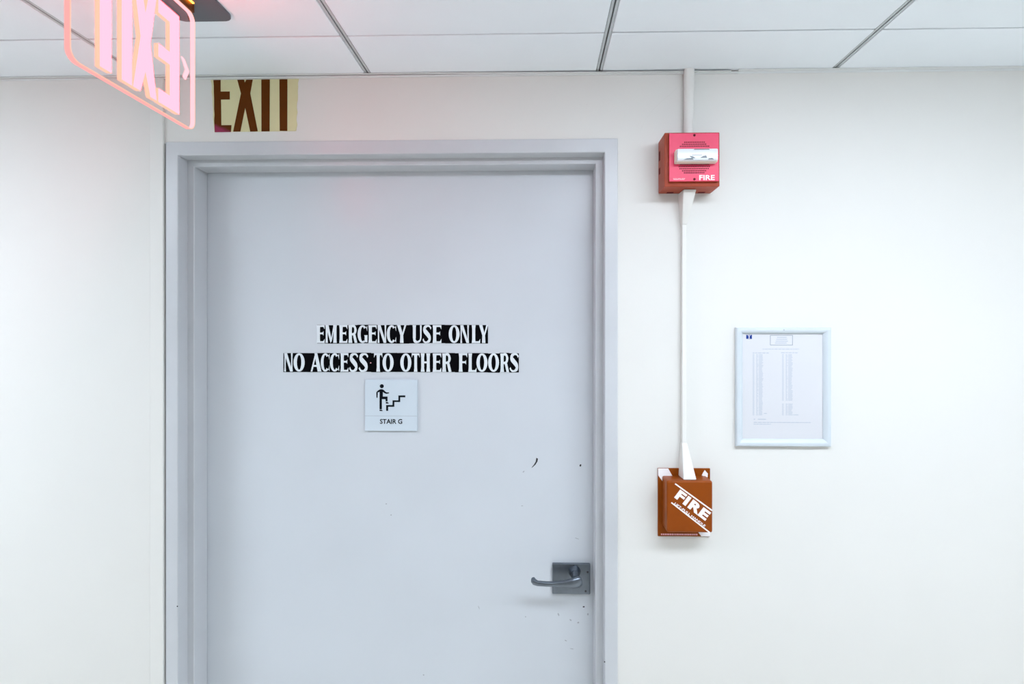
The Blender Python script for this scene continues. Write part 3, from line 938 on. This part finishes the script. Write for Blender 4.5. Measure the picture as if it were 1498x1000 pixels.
# ================================================================== FRAMED NOTICE
NX0, NX1, NZ0, NZ1 = 0.5140, 0.7565, 1.3960, 1.7025
t = thing('framed_notice', ((NX0 + NX1) / 2, 0, NZ0), 'slim silver snap frame with a white typed directory sheet on the right wall', 'notice')
def rail(p_out, p_in):
    """mitred snap-frame rail: outer edge at the wall, rounded crown, sloping to the sheet"""
    bm = bmesh.new()
    prof = [(0.0, 0.0), (0.0, -0.010), (0.10, -0.0125), (0.35, -0.0135), (0.62, -0.0122), (0.86, -0.0080), (1.0, -0.0045), (1.0, 0.0)]
    ra = [bm.verts.new((p_out[0][0] + (p_in[0][0] - p_out[0][0]) * f, y, p_out[0][1] + (p_in[0][1] - p_out[0][1]) * f)) for f, y in prof]
    rb = [bm.verts.new((p_out[1][0] + (p_in[1][0] - p_out[1][0]) * f, y, p_out[1][1] + (p_in[1][1] - p_out[1][1]) * f)) for f, y in prof]
    bm.faces.new(ra); bm.faces.new(list(reversed(rb)))
    for i in range(len(prof)):
        j = (i + 1) % len(prof)
        bm.faces.new((ra[i], ra[j], rb[j], rb[i]))
    return bm
o4 = [(NX0, NZ0), (NX1, NZ0), (NX1, NZ1), (NX0, NZ1)]
WB = 0.0185
i4 = [(NX0 + WB, NZ0 + WB), (NX1 - WB, NZ0 + WB), (NX1 - WB, NZ1 - 0.0165), (NX0 + WB, NZ1 - 0.0165)]
for i in range(4):
    j = (i + 1) % 4
    link_bm('rail', rail((o4[i], o4[j]), (i4[i], i4[j])), 'frame_white', t, True)
bm = bmesh.new(); cyl(bm, ((NX0 + NX1) / 2 - 0.0006, -0.0120, NZ1 - 0.0060), ((NX0 + NX1) / 2 - 0.0006, -0.0145, NZ1 - 0.0060), 0.0016, 0.0014, 12)
link_bm('screw', bm, 'ink_grey', t)
bm = bmesh.new(); box(bm, i4[0][0] - 0.004, i4[1][0] + 0.004, -0.0030, -0.0004, i4[0][1] - 0.004, i4[2][1] + 0.004)
sh = link_bm('sheet', bm, 'paper', t)
SY = -0.0030
kn = 0.0017575
def npx(u, v): return NX0 + (u - 1075) * kn, NZ1 - (v - 479) * 0.0017727
def bar(bm, u0, u1, v0, v1):
    a = npx(u0, v1); b = npx(u1, v0)
    box(bm, a[0], b[0], SY - 0.0002, SY + 0.0002, a[1], b[1])
bm = bmesh.new()
rn = random.Random(11)
for c0 in (1100.5, 1143.5):
    v = 518.2
    while v < 607.5:
        if not (c0 > 1140 and 585.5 < v < 589):
            bar(bm, c0, c0 + 2.4, v, v + 1.0)
            u = c0 + 5.2
            bar(bm, u, u + rn.uniform(1.8, 3.0), v, v + 1.0)
            bar(bm, u + 3.6, u + rn.uniform(8.2, 10.4), v, v + 1.0)
            if v > 594 and rn.random() < 0.4:
                bar(bm, u + 11.2, u + rn.uniform(15, 20), v, v + 1.0)
        v += 1.95
for (u0, u1, v0) in ((1102, 1104, 612.5), (1108, 1120, 612.5)):
    bar(bm, u0, u1, v0, v0 + 1.2)
tag(link_bm('directory_lines', bm, 'ink_faint', sh), kind='stuff')
bm = bmesh.new()
for v0, a, b in ((509.8, 1115, 1168), (515.5, 1100.5, 1124), (515.2, 1142, 1167), (617.0, 1102, 1186), (619.6, 1102, 1127)):
    u = a
    while u < b:
        w2 = rn.uniform(2, 6)
        bar(bm, u, min(b, u + w2), v0, v0 + 1.2)
        u += w2 + 1.0
tag(link_bm('note_lines', bm, 'ink_faint', sh), kind='stuff')
bm = bmesh.new()
bar(bm, 1126, 1159, 490.0, 490.7); bar(bm, 1126, 1159, 504.2, 504.9); bar(bm, 1126, 1126.7, 490, 504.9); bar(bm, 1158.3, 1159, 490, 504.9)
link_bm('title_box', bm, 'ink_grey', sh)
bm = bmesh.new()
for v0, a, b in ((492.6, 1136, 1150), (495.4, 1135, 1151), (498.2, 1134, 1152), (501.0, 1133, 1150)):
    bar(bm, a, b, v0, v0 + 1.3)
link_bm('title_lines', bm, 'ink_faint', sh)
bm = bmesh.new(); bar(bm, 1091, 1099.4, 489.6, 495.6)
lg = link_bm('logo', bm, 'ink_blue', sh)
bm = bmesh.new()
def np2(u, v):
    return npx(u, v)
for poly in ([(1093.0, 489.5), (1094.0, 489.5), (1095.8, 491.8), (1095.8, 494.4), (1094.8, 494.4), (1094.8, 492.2)], [(1096.8, 489.5), (1097.6, 489.5), (1095.9, 492.2), (1095.3, 491.4)], [(1094.0, 494.3), (1096.6, 494.3), (1096.6, 495.0), (1094.0, 495.0)]):
    prism(bm, [np2(*p) for p in poly], SY - 0.0004, SY)
link_bm('logo_letter', bm, 'print_white', lg)
bm = bmesh.new(); box(bm, i4[0][0] - 0.002, i4[1][0] + 0.002, -0.0042, -0.0036, i4[0][1] - 0.002, i4[2][1] + 0.002)
link_bm('cover_sheet', bm, 'glass', t)
